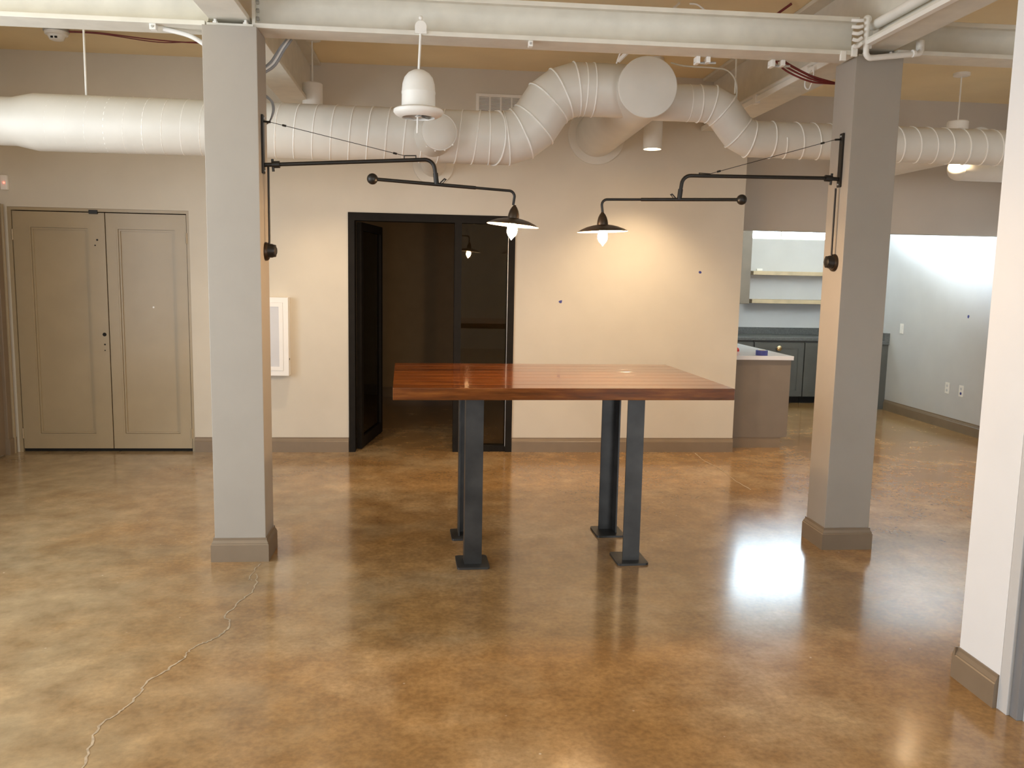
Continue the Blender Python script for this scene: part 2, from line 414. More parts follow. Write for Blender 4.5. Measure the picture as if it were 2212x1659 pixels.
# ================================================================ left casing and taupe double door
lc = thing('door_4', (XL, 7.1, 0), 'dim taupe door casing on the left side wall', 'door', kind='structure')
obj('casing', box(XL+0.0005, XL+0.045, 7.36, 7.46, 0, 2.075), 'taupe_trim', lc, bevel=0.004)
obj('casing_bead', box(XL+0.045, XL+0.062, 7.43, 7.452, 0, 2.07), 'door_taupe', lc, bevel=0.003)
obj('panel', box(XL+0.0005, XL+0.02, 6.8, 7.36, 0.01, 2.03), 'taupe_trim', lc)
obj('plinth', box(XL+0.0005, XL+0.058, 7.352, 7.475, 0, 0.135), 'taupe_trim', lc, bevel=0.003)
dd = thing('door_1', (-2.766, 7.5, 0), 'closed taupe double door with recessed panels', 'door', kind='structure')
fr = B()
bx(fr, DX0+.001, DX0+0.028, YBK+0.005, 7.60, 0, DZ-.001); bx(fr, DX1-0.022, DX1-.001, YBK+0.005, 7.60, 0, DZ-.001); bx(fr, DX0+0.028, DX1-0.022, YBK+0.005, 7.60, DZ-0.026, DZ-.001)
obj('frame', fr, 'door_taupe', dd)
def leaf(x0, x1, sl, sr, name):
    z0, z1, yf = 0.028, DZ-0.034, YBK+0.012
    lf = obj('door_leaf', box(x0, x1, yf+0.022, yf+0.045, z0, z1), 'door_taupe', dd)
    # stiles and rails proud of the panel
    px0, px1, pz0, pz1 = x0+sl, x1-sr, z0+0.115, z1-0.115
    bm = B(); bx(bm, x0, px0, yf, yf+0.0225, z0, z1); bx(bm, px1, x1, yf, yf+0.0225, z0, z1)
    bx(bm, px0, px1, yf, yf+0.0225, z0, pz0); bx(bm, px0, px1, yf, yf+0.0225, pz1, z1)
    obj('stile_frame', bm, 'door_taupe', lf)
    md = B()
    for k, (i, d) in enumerate(((0.0, 0.010), (0.016, 0.019))):
        w_ = 0.014
        bx(md, px0+i, px0+i+w_, yf+d-0.008, yf+0.0225, pz0+i, pz1-i); bx(md, px1-i-w_, px1-i, yf+d-0.008, yf+0.0225, pz0+i, pz1-i)
        bx(md, px0+i+w_, px1-i-w_, yf+d-0.008, yf+0.0225, pz0+i, pz0+i+w_); bx(md, px0+i+w_, px1-i-w_, yf+d-0.008, yf+0.0225, pz1-i-w_, pz1-i)
    obj('panel_moulding', md, 'door_taupe', lf)
    return lf
xm = -2.722
la = leaf(DX0+0.034, xm-0.004, 0.125, 0.125, 'a'); lb = leaf(xm+0.004, DX1-0.027, 0.082, 0.082, 'b')
for x, z, r in ((-2.762, 1.01, 0.016), (-2.762, 0.925, 0.007), (-2.763, 0.875, 0.005), (-2.790, 1.80, 0.008), (-2.808, 1.755, 0.006)):
    h = obj('knob_hole' if r > .01 else 'screw_hole', cyl((x, YBK+0.010, z), r, 0, 0.004, 'y', 16), 'dark_hole', la); h['label'] = 'black round hole left by the missing knob'
obj('flush_bolt', box(-2.845, -2.775, YBK-0.004, YBK+0.012, DZ-0.045, DZ-0.012), 'lamp_black', dd, bevel=0.003)
obj('bottom_gap', box(DX0+0.03, DX1-0.025, YBK+0.03, YBK+0.05, 0.0005, 0.027), 'dark_hole', dd)
for x, z in ((DX1-0.024, 1.83), (DX1-0.024, 0.16), (DX0+0.031, 1.83), (DX0+0.031, 0.16)):
    obj('hinge', cyl((x, YBK+0.006, z), 0.008, -0.045, 0.045, 'z', 10), 'door_taupe', dd)
obj('paint_chip', cyl((-2.36, YBK+0.0325, 1.245), 0.008, 0, 0.002, 'y', 9), 'plastic_white', lb)

# ================================================================ black glazed door with sidelight
bd = thing('door_2', (0, 7.5, 0), 'black steel framed door with dark glass sidelight', 'door', kind='structure')
y0, y1 = YBK-0.012, 7.63
bm = B(); bx(bm, GX0+.001, GX0+0.055, y0, y1, 0, GZ-.001); obj('jamb', bm, 'black_steel', bd)
obj('jamb', box(GX1-0.058, GX1-.001, y0, y1, 0, GZ-.001), 'black_steel', bd)
obj('head', box(GX0+0.055, GX1-0.058, y0, y1, GZ-0.068, GZ-.001), 'black_steel', bd)
obj('mullion', box(0.190, 0.250, y0, y1, 0, GZ-0.068), 'black_steel', bd)
obj('sill_rail', box(0.250, GX1-0.058, y0+0.02, y1-0.02, 0, 0.052), 'black_steel', bd)
obj('jamb_edge', box(GX1-0.063, GX1-0.059, y0+0.004, y0+0.012, 0.052, GZ-0.07), 'galvanised', bd)
gp = obj('sidelight_pane', box(0.2505, GX1-0.064, 7.552, 7.560, 0.0525, GZ-0.069), 'tinted_glass', bd); gp['label'] = 'dark tinted glass pane'
# the leaf swung open into the dark room
ang = math.radians(81)
M = Matrix.Translation((GX0+0.060, 7.60, 0)) @ Matrix.Rotation(ang, 4, 'Z')
L = 0.855
lf = obj('open_leaf', B(), 'black_steel', bd)
bm = B()
bx(bm, 0, 0.07, -0.045, 0, 0.008, GZ-0.075, M); bx(bm, L-0.07, L, -0.045, 0, 0.008, GZ-0.075, M)
bx(bm, 0.07, L-0.07, -0.045, 0, 0.008, 0.11, M); bx(bm, 0.07, L-0.07, -0.045, 0, GZ-0.145, GZ-0.075, M)
obj('leaf_frame', bm, 'black_steel', lf)
obj('leaf_pane', box(0.0705, L-0.0705, -0.026, -0.018, 0.1105, GZ-0.1455, M), 'tinted_glass', lf)
struct('baseboard_darkroom', baseboard_run((-1.2, 10.9), (2.5, 10.9), (0, -1)), 'taupe_trim', 'skirting at the far side of the dark room')

# ================================================================ columns
def column(x0, x1, y0, y1, ztop, label):
    t = thing('column', ((x0+x1)/2, (y0+y1)/2, 0), label, 'column', 'square painted columns')
    obj('shaft', box(x0, x1, y0, y1, 0, ztop), 'column_paint', t, bevel=0.003)
    obj('base_trim', base_ring(x0, x1, y0, y1), 'taupe_trim', t)
    obj('cap_plate', box(x0+0.02, x1-0.02, y0+0.015, y1-0.015, ztop+0.0005, ztop+0.014), 'beam_paint', t)
    for dx in (0.06, x1-x0-0.06):
        obj('cap_bolt', lathe(B(), [(0.014, 0.0145), (0.014, 0.024), (0.008, 0.024), (0.008, 0.036)], (x0+dx, y0+0.032, ztop), 6), 'white_paint', t)
column(-1.167, -0.896, 4.612, 4.842, 2.800, 'square grey painted column in line with the white wall cabinet')
column(2.321, 2.594, 4.702, 4.945, 2.815, 'square grey painted column in front of the kitchen opening')

# ================================================================ steel beams
def ibeam_x(x0, x1, yc, z0, z1, label, fw_=0.19, tf=0.024):
    t = thing('steel_beam', ((x0+x1)/2, yc, z0), label, 'beam', 'white painted steel beams')
    for nm, za, zb in (('bottom_flange', z0, z0+tf), ('top_flange', z1-tf, z1)):
        obj(nm, box(x0, x1, yc-fw_/2, yc+fw_/2, za, zb), 'beam_paint', t, bevel=0.003)
    bm = B()   # web with fillets
    w2, f = 0.012, 0.045
    prof = [(-w2-f, z0+tf), (w2+f, z0+tf), (w2+f*.35, z0+tf+f*.35), (w2, z0+tf+f), (w2, z1-tf-f), (w2+f*.35, z1-tf-f*.35), (w2+f, z1-tf),
            (-w2-f, z1-tf), (-w2-f*.35, z1-tf-f*.35), (-w2, z1-tf-f), (-w2, z0+tf+f), (-w2-f*.35, z0+tf+f*.35)]
    A = [bm.verts.new((x0, yc+a, z)) for a, z in prof]; D = [bm.verts.new((x1, yc+a, z)) for a, z in prof]
    for i in range(12): bm.faces.new((A[i], A[(i+1) % 12], D[(i+1) % 12], D[i]))
    bm.faces.new(A); bm.faces.new(D)
    obj('web', bm, 'beam_paint', t, smooth=40)
    return t
def ibeam_y(xc, y0, y1, z0, z1, label, fw_=0.20, tf=0.026):
    t = thing('steel_beam', (xc, (y0+y1)/2, z0), label, 'beam', 'white painted steel beams')
    obj('bottom_flange', box(xc-fw_/2, xc+fw_/2, y0, y1, z0, z0+tf), 'beam_paint', t, bevel=0.003)
    obj('web', box(xc-0.014, xc+0.014, y0, y1, z0+tf+.0005, z1-tf-.0005), 'beam_paint', t)
    obj('top_flange', box(xc-fw_/2, xc+fw_/2, y0, y1, z1-tf, z1), 'beam_paint', t, bevel=0.003)
    return t
ibeam_x(XL, -1.155, 4.725, 2.800, 2.995, 'white steel beam running from the smoke detector side into the left column')
ibeam_x(-0.925, 2.296, 4.735, 2.802, 3.000, 'white steel beam spanning between the two columns')
ibeam_x(2.56, XR, 4.80, 2.835, 3.020, 'white steel beam running from the right column towards the kitchen side wall')
ibeam_y(-1.040, -2.9, 7.485, 2.838, ZC-.002, 'white steel beam over the left column running to the back wall')
ibeam_y(2.435, -2.9, 7.485, 2.858, ZC-.002, 'white steel beam over the right column carrying pipes to the back wall', 0.225)
bm = B(); obj_ = None
# end cleats where the cross beam meets the beam above the left column
t = thing('beam_cleat', (-0.915, 4.70, 2.84), 'small dark edged steel cleat at the left column head', 'cleat')
obj('angle', box(-0.928, -0.912, 4.66, 4.722, 2.83, 2.985), 'beam_paint', t)
for z in (2.86, 2.90, 2.94): obj('bolt', cyl((-0.911, 4.69, z), 0.011, 0, 0.014, 'x', 6), 'galvanised', t)

# ================================================================ ducts
DUCT = thing('air_duct_system', (1.35, 5.75, 2.8), 'white round ductwork under the ceiling with spiral runs and capped header', 'duct')
def gore_duct(name, pts, r, label, rings=(), bands=(), radii=None, seam=None, seg=48, root=DUCT, cap=True):
    if root is None:
        root = thing('lit_duct', pts[0], label, 'duct'); label = None
    t = obj(name, tube(pts, r, seg, radii=radii, cap=cap), 'duct_paint', root, smooth=30)
    if label: t['label'] = label
    P = [Vector(p) for p in pts]
    for i in rings:      # raised seam at mitre joint i
        bm = B(); a = (P[i]-P[i-1]).normalized(); b = (P[i+1]-P[i]).normalized() if i+1 < len(P) else a
        n = (a+b).normalized(); rr = (radii[i] if radii else r) + 0.001
        ref = Vector((0, 1, 0)) if abs(a.y) < 0.9 else Vector((0, 0, 1))
        u = (ref - a*ref.dot(a)).normalized(); v = a.cross(u); loop = []
        for k in range(seg):
            an = 2*PI*k/seg; d = (u*math.cos(an)+v*math.sin(an))*rr
            loop.append(P[i] + d - a*(d.dot(n)/a.dot(n)))
        sweep(bm, loop, 0.0055, 6, closed=True)
        obj('joint_ring', bm, 'seam_paint', t, smooth=60)
    for (p, d, rr) in bands:
        p = Vector(p); d = Vector(d).normalized(); ref = Vector((0, 0, 1)) if abs(d.z) < .9 else Vector((0, 1, 0))
        u = (ref-d*ref.dot(d)).normalized(); v = d.cross(u); bm = B()
        sweep(bm, [p+(u*math.cos(2*PI*k/seg)+v*math.sin(2*PI*k/seg))*rr for k in range(seg)], 0.005, 6, closed=True)
        obj('joint_ring', bm, 'seam_paint', t, smooth=60)
    if seam:
        x0, x1, y, z, rr, pitch, hand = seam
        bm = B(); n = int((x1-x0)/pitch*28); hp = []
        for k in range(n+1):
            f = k/n; a = hand*2*PI*(x1-x0)*f/pitch
            hp.append((x0+(x1-x0)*f, y-math.cos(a)*rr, z+math.sin(a)*rr))
        sweep(bm, hp, 0.0045, 5)
        obj('spiral_seam', bm, 'seam_paint', t, smooth=70)
    return t
YD = 5.75
ZL, ZU, RL = 2.467, 2.797, 0.169
def dirs(p, steps):
    x, z = p; out = []
    for a, l in steps:
        x += math.cos(math.radians(a))*l; z += math.sin(math.radians(a))*l; out.append((x, YD, z))
    return out
g1 = dirs((0.475, ZL), [(19, .105), (38, .105), (57, .168), (38, .105), (19, .105)])
dz = ZU - g1[-1][2]
g1 = [(x, y, z+dz*(i+1)/5) for i, (x, y, z) in enumerate(g1)]
ptsL = [(-3.5, YD, ZL), (-2.60, YD, ZL), (-2.47, YD, ZL), (0.36, YD, ZL), (0.475, YD, ZL)] + g1 + [(1.04, YD, ZU), (1.355, YD, ZU)]
radL = [0.147, 0.147, RL+0.005, RL, RL] + [RL]*len(g1) + [RL, RL]
tl = gore_duct('large_run', ptsL, RL, 'large white spiral duct rising through a gored bend beside the louvred vent', rings=(4, 5, 6, 7, 8, 9),
          bands=[((0.36, YD, ZL), (1, 0, 0), RL+.001), ((1.04, YD, ZU), (1, 0, 0), RL+.001), ((0.985, YD, ZU), (1, 0, 0), RL-.002)],
          radii=radL, seam=(-2.47, 0.33, YD, ZL, RL+0.001, 0.1145, 1))
obj('clamp_strap', (lambda bm: (sweep(bm, [(0.405 + 0.055*math.sin(2*PI*k/40+PI/2), YD-math.cos(2*PI*k/40)*(RL+.004), ZL+math.sin(2*PI*k/40)*(RL+.004)) for k in range(40)], 0.006, 6, closed=True), bm)[1])(B()), 'seam_paint', tl, smooth=60)
g2 = dirs((1.845, 2.737), [(-25, .09), (-50, .18), (-25, .09)])
dz = 2.519 - g2[-1][2]
g2 = [(x, y, z+dz*(i+1)/3) for i, (x, y, z) in enumerate(g2)]
RR = 0.119
ptsR = [(1.36, YD, 2.737), (1.845, YD, 2.737)] + g2 + [(2.27, YD, 2.519), (4.6, YD, 2.519)]
gore_duct('narrow_run', ptsR, RR, 'narrower white spiral duct dropping through a gored bend past the right column', rings=(1, 2, 3, 4),
          bands=[((1.76, YD, 2.737), (1, 0, 0), RR+.001), ((2.27, YD, 2.519), (1, 0, 0), RR+.001), ((1.69, YD, 2.737), (1, 0, 0), RR-.003)],
          seam=(2.34, 4.6, YD, 2.519, RR+0.001, 0.1175, -1))
# header duct: capped end towards the room, collar on the back wall
T0, T1 = Vector((1.350, 5.50, 2.777)), Vector((1.405, 7.488, 2.790))
td = (T1-T0).normalized()
t = gore_duct('capped_header', [T0, T1], 0.186, 'wide capped white duct coming straight out of the back wall', cap=False)
def disc(c, d, r, th, bulge=0.0, seg=48):
    c = Vector(c); d = Vector(d).normalized(); ref = Vector((0, 0, 1)); u = (ref-d*ref.dot(d)).normalized(); v = d.cross(u)
    bm = B(); rings = []
    for rr, h in ((r, th), (r, 0.0), (r-0.004, -0.004), (r*0.6, -0.004-bulge*0.6), (r*0.2, -0.004-bulge)):
        rings.append([bm.verts.new(c + u*math.cos(2*PI*k/seg)*rr + v*math.sin(2*PI*k/seg)*rr + d*h) for k in range(seg)])
    for i in range(len(rings)-1):
        for k in range(seg): bm.faces.new((rings[i][k], rings[i][(k+1) % seg], rings[i+1][(k+1) % seg], rings[i+1][k]))
    bm.faces.new(rings[0]); bm.faces.new(rings[-1]); return bm
obj('end_cap', disc(T0, td, 0.190, 0.035, 0.004), 'duct_paint', t, smooth=30)
obj('wall_collar', disc(T1 - Vector((0, 0.010, 0)), (0, 1, 0), 0.250, 0.010), 'duct_paint', t, smooth=30)
# round outlet tapped into the big duct, and its tail to the back wall
A0 = Vector((-0.005, 5.66, 2.455)); ad = Vector((0.20, -1.0, -0.03)).normalized()
e0, e1 = A0 - ad*0.02, A0 + ad*0.205
t = obj('outlet_stub', tube([e0, A0+ad*0.06, A0+ad*0.12, e1], 0.118, 40, radii=[0.135, 0.130, 0.121, 0.112]), 'duct_paint', DUCT, smooth=30)
t['label'] = 'short round stub facing the room below the bell fan'
obj('stub_cap', disc(e1, -ad, 0.107, 0.02, 0.012), 'duct_paint', t, smooth=40)
for k in (-40, -10, 20, 50):
    a = math.radians(k); p = A0 + ad*0.185 + Vector((math.sin(a)*0.113, 0, -math.cos(a)*0.113))
    obj('rivet', sphere(p, 0.007, 8, 6), 'seam_paint', t)
t = gore_duct('slim_run', [(0.002, 5.93, 2.485), (0.002, 7.488, 2.50)], 0.108, 'slim white duct running under the big duct into the back wall', cap=False)
obj('wall_collar', disc((0.002, 7.476, 2.50), (0, 1, 0), 0.175, 0.010), 'duct_paint', t, smooth=30)
# ducts past the right column
t = gore_duct('slim_run', [(3.86, 5.88, 2.575), (3.86, 7.99, 2.575)], 0.105, 'slim white duct running back to the bulkhead behind the right column')
t = gore_duct('duct_shell', [(4.455, 7.05, 2.545), (5.6, 7.05, 2.545)], 0.098, 'white duct with rounded end lit up under a hanging downlight', root=None)
obj('round_end', (lambda bm: bm)(sphere((4.460, 7.05, 2.545), 0.0975, 28, 18)), 'duct_paint', t, smooth=60)
# hanger rods of the ducts
def rod(name, p0, p1, r, mat, label, cat='rod', group=None):
    return tag(obj(name, tube([p0, p1], r, 8), mat, origin=p1, smooth=60), label, cat, group)
rod('hanger_rod', (-2.168, YD, 2.638), (-2.166, YD, ZC), 0.007, 'white_paint', 'thin white hanger rod holding the big spiral duct near the smoke detector')
rod('hanger_rod', (4.00, YD, 2.637), (4.00, YD, ZC), 0.005, 'shelf_wood', 'thin tan hanger rod holding the narrow spiral duct right of the column')
rod('hanger_rod', (1.99, YD-0.05, 2.80), (1.985, YD-0.05, ZC), 0.006, 'beam_paint', 'thin hanger rod above the bend of the narrow spiral duct')

# ================================================================ hanging cylinder downlights
def downlight(x, y, zb, h, label, power, dia=0.150, canopy=True, spot=115):
    t = thing('pendant_downlight', (x, y, ZC), label, 'pendant light', 'white cylinder downlights on rods')
    r = dia/2
    obj('housing', lathe(B(), [(r-0.006, zb), (r, zb), (r, zb+h-0.006), (r-0.006, zb+h), (0.012, zb+h)], (x, y, 0), 40, capends=False), 'white_paint', t, smooth=40)
    obj('inner_baffle', lathe(B(), [(r-0.006, zb), (r-0.012, zb+0.05), (0.01, zb+0.055)], (x, y, 0), 40, capends=False), 'white_paint', t, smooth=40)
    o = obj('lens', cyl((x, y, zb), r-0.011, 0.012, 0.016, 'z', 32), 'downlight_glow', t); o['label'] = 'glowing warm lens'
    obj('stem', tube([(x, y, zb+h), (x, y, ZC-0.02)], 0.006, 8), 'white_paint', t)
    obj('canopy', lathe(B(), [(0.045, -0.028), (0.065, -0.022), (0.065, 0)], (x, y, ZC), 28), 'white_paint', t, smooth=40)
    l = bpy.data.lights.new('downlight_beam', 'SPOT'); l.energy = power; l.color = (1.0, 0.74, 0.46); l.spot_size = math.radians(spot)
    l.spot_blend = 0.8; l.shadow_soft_size = 0.04
    lo = bpy.data.objects.new('downlight_beam', l); C.objects.link(lo); lo.parent = t; lo.location = (0, 0, zb-0.004-ZC)
    return t
downlight(-0.905, 6.72, 2.66, 0.31, 'white cylinder downlight hanging behind the big spiral duct near the left column', 26, spot=110)
downlight(1.745, 6.88, 2.597, 0.31, 'white cylinder downlight with glowing bottom hanging beside the capped header duct', 46)
downlight(4.335, 6.93, 2.70, 0.215, 'white cylinder downlight hanging above the duct with the lit rounded end', 60, 0.165)

# ================================================================ hanging bell fan under the cross beam
fx, fy = -0.080, 4.66
t = thing('bell_fan', (fx, fy, 2.88), 'white bell-shaped hanging fan with wide rim on a rod', 'fan')
obj('hanger_plate', lathe(B(), [(0.030, -0.004), (0.030, 0.004)], (fx+0.010, 4.632, 2.842), 24, 'y'), 'white_paint', t)
obj('hanger_tab', box(fx-0.020, fx+0.040, 4.6292, 4.6352, 2.808, 2.842), 'white_paint', t)
obj('hanger_hook', sphere((fx+0.010, 4.632, 2.885), 0.011, 10, 8), 'white_paint', t)
obj('rod', tube([(fx+0.010, 4.636, 2.83), (fx, fy, 2.63)], 0.0065, 10), 'white_paint', t, smooth=60)
prof = [(0.010, 2.634), (0.030, 2.630), (0.055, 2.616), (0.074, 2.593), (0.084, 2.562), (0.0875, 2.525), (0.0890, 2.520), (0.0890, 2.512), (0.0875, 2.508), (0.0885, 2.44), (0.090, 2.432)]
obj('bell_body', lathe(B(), prof, (fx, fy, 0), 44, capends=False), 'white_paint', t, smooth=35)
rim = [(0.090, 2.434), (0.118, 2.436), (0.130, 2.428), (0.131, 2.416), (0.122, 2.404), (0.100, 2.392), (0.086, 2.389), (0.084, 2.398), (0.088, 2.425)]
obj('rim', lathe(B(), rim, (fx, fy, 0), 44, capends=False), 'white_paint', t, smooth=50)
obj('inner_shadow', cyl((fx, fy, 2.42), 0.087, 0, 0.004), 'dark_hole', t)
for k in range(6):
    M = Matrix.Translation((fx, fy, 2.402)) @ Matrix.Rotation(k*PI/3, 4, 'Z') @ Matrix.Rotation(math.radians(28), 4, 'X')
    obj('blade', box(0.016, 0.080, -0.018, 0.018, -0.001, 0.001, M), 'galvanised', t)
obj('hub', cyl((fx, fy, 2.392), 0.018, 0, 0.03), 'white_paint', t, smooth=40)
obj('pull_stem', tube([(fx-0.004, fy, 2.395), (fx-0.006, fy, 2.31)], 0.0055, 8), 'white_paint', t)

# ================================================================ swing-arm counterweight lamps
def swing_lamp(side, xf, Y, za, x_bend, z_bend, z_joint, xj, ball, xe, ze, zsock, zrim, tilt, label, sx):
    """side +1: arm reaches towards +x. Every coordinate is metric, lamp lies in the plane y = Y."""
    t = thing('swing_arm_lamp', (xf, Y, za), label, 'wall lamp', 'black swing-arm lamps on the columns')
    s = side
    plate = obj('wall_plate', box(min(xf, xf+s*0.012), max(xf, xf+s*0.012), Y-0.024, Y+0.016, za-0.046, za+0.255), 'lamp_black', t, bevel=0.003)
    for z in (za-0.03, za+0.238):
        obj('screw', sphere((xf+s*0.013, Y-0.004, z), 0.006, 8, 6), 'galvanised', plate)
    obj('pivot', tube([(xf+s*0.01, Y, za), (xf+s*0.055, Y, za+0.002)], 0.011, 12), 'lamp_black', t, smooth=50)
    obj('collar', tube([(xf+s*0.050, Y, za+0.002), (xf+s*0.090, Y, za+0.004)], 0.0185, 14), 'lamp_black', t, smooth=50)
    obj('thumb_screw', tube([(xf+s*0.052, Y-0.004, za+0.03), (xf+s*0.058, Y-0.006, za-0.034)], 0.007, 8), 'raw_steel', t, smooth=50)
    p = arc_corner((xf+s*0.08, Y, za+0.004), (x_bend, Y, z_bend), (xj, Y, z_joint), 0.052)
    obj('upper_arm', tube(p, 0.0105, 14), 'lamp_black', t, smooth=50)
    obj('joint_sleeve', tube([(xj-(xj-x_bend)*0.35, Y, z_joint+0.048), (xj, Y, z_joint-0.008)], 0.0135, 14), 'lamp_black', t, smooth=50)
    # lower bar with counterweight, thinner outer tube
    dirv = (Vector((xe, Y, ze)) - Vector((ball[0], Y, ball[1]))).normalized()
    jb = Vector((ball[0], Y, ball[1])); mid = jb + dirv*((Vector((xe, Y, ze))-jb).length*0.72)
    obj('lower_arm', tube([jb, mid], 0.0095, 14), 'lamp_black', t, smooth=50)
    p = arc_corner(mid - dirv*0.02, (xe, Y, ze), (xe-s*0.010, Y, zsock), 0.030)
    obj('lamp_neck', tube(p, 0.0072, 12), 'lamp_black', t, smooth=50)
    obj('counterweight', sphere(jb, 0.0295, 24, 16), 'lamp_black', t, smooth=60)
    lp = [jb*0+Vector((xj+s*0.018, Y, z_joint-0.004)), Vector((xj+s*0.042, Y, z_joint+0.020)), Vector((xj+s*0.050, Y, z_joint+0.016)), Vector((xj+s*0.030, Y, z_joint-0.008))]
    obj('lock_loop', tube(lp, 0.0035, 6), 'lamp_black', t)
    # shade on its neck
    sxp = xe - s*0.010 + sx
    M = Matrix.Rotation(tilt, 4, 'Y')
    c = (sxp, Y, zrim)
    sh = obj('shade', lathe(B(), [(0.142, 0.0), (0.120, 0.013), (0.088, 0.026), (0.055, 0.034), (0.028, 0.038), (0.026, 0.040)], c, 48, 'z', M, capends=False), 'shade_outer', t, smooth=60)
    obj('shade_lining', lathe(B(), [(0.1415, -0.0015), (0.120, 0.0105), (0.088, 0.0235), (0.055, 0.0315), (0.010, 0.0355)], c, 48, 'z', M, capends=False), 'shade_inner', sh, smooth=60)
    obj('shade_rim', lathe(B(), [(0.142, 0.0), (0.1425, -0.001), (0.1415, -0.0015)], c, 48, 'z', M, capends=False), 'shade_outer', sh)
    top = Vector((xe-s*0.010, Y, zsock))-Vector(c)
    hsock = (M.inverted() @ top).z
    obj('socket_cup', lathe(B(), [(0.031, 0.036), (0.031, 0.045), (0.029, 0.060), (0.024, 0.078), (0.016, 0.094), (0.008, 0.104), (0.008, max(0.108, hsock))], c, 24, 'z', M), 'shade_outer', t, smooth=60)
    b = obj('bulb', lathe(B(), [(0.013, 0.030), (0.016, 0.012), (0.024, -0.006), (0.0275, -0.024), (0.0265, -0.042), (0.020, -0.056), (0.011, -0.066), (0.004, -0.074), (0.0015, -0.080)], c, 24, 'z', M), 'bulb_glow', t, smooth=60)
    b['label'] = 'glowing pointed filament bulb'
    # stay wire
    w0 = Vector((xf+s*0.012, Y, za+0.222)); w1 = Vector((xf+s*0.046, Y, za+0.219))
    wx = x_bend - s*0.155; w3 = Vector((wx, Y, z_bend-0.010+0.024))
    obj('stay_hook', tube([w0, w1], 0.0055, 8), 'lamp_black', t)
    obj('stay_wire', tube([w1, w3], 0.0017, 6), 'lamp_black', t)
    for f in (0.10, 0.93):
        q = w1.lerp(w3, f); obj('wire_clamp', tube([q-(w3-w1).normalized()*0.010, q+(w3-w1).normalized()*0.010], 0.0055, 8), 'lamp_black', t)
    lx = wx; zt = z_bend - 0.008
    obj('stay_loop', tube([(lx, Y, zt+0.006), (lx, Y, zt+0.022), (lx+s*0.062, Y, zt+0.024), (lx+s*0.062, Y, zt+0.008)], 0.003, 6), 'lamp_black', t)
    return t
swing_lamp(1, -0.896, 4.70, 2.128, 0.000, 2.184, 2.064, 0.018, (-0.323, 2.072), 0.444, 2.029, 1.955, 1.8475, math.radians(4.8),
           'black swing-arm lamp on the left column, shade hanging before the black door', -0.001)
swing_lamp(-1, 2.321, 4.80, 2.158, 1.400, 2.152, 2.028, 1.384, (1.747, 2.028), 0.938, 2.007, 1.930, 1.8305, math.radians(-2.3),
           'black swing-arm lamp on the right column, shade hanging before the bare beige wall', 0.003)
def cord_box(s, xf, Y, zb, ztop, label, extra):
    t = thing('cord_outlet', (xf, Y, zb), label, 'outlet', 'black round cord outlets on the columns')
    obj('back_plate', lathe(B(), [(0.050, 0), (0.050, s*0.010), (0.044, s*0.018)], (xf+s*0.0005, Y, zb), 32, 'x'), 'shade_outer', t, smooth=40)
    obj('cover', lathe(B(), [(0.037, s*0.016), (0.037, s*0.038), (0.031, s*0.054), (0.016, s*0.062)], (xf, Y-0.006, zb+0.004), 28, 'x'), 'lamp_black', t, smooth=40)
    for k in range(5):
        a = k*2*PI/5; obj('cover_nut', sphere((xf+s*0.050, Y-0.006+math.cos(a)*0.027, zb+0.004+math.sin(a)*0.027), 0.008, 8, 6), 'lamp_black', t)
    obj('cord', tube([(xf+s*0.022, Y-0.004, zb+0.030), (xf+s*0.024, Y-0.004, zb+0.06), (xf+s*0.024, Y-0.004, ztop)], 0.0058, 8), 'lamp_black', t, smooth=60)
    return t
cord_box(1, -0.896, 4.738, 1.678, 2.122, 'black round cord outlet on the left column', 0)
cord_box(-1, 2.321, 4.800, 1.684, 2.106, 'black round cord outlet on the right column', 0)

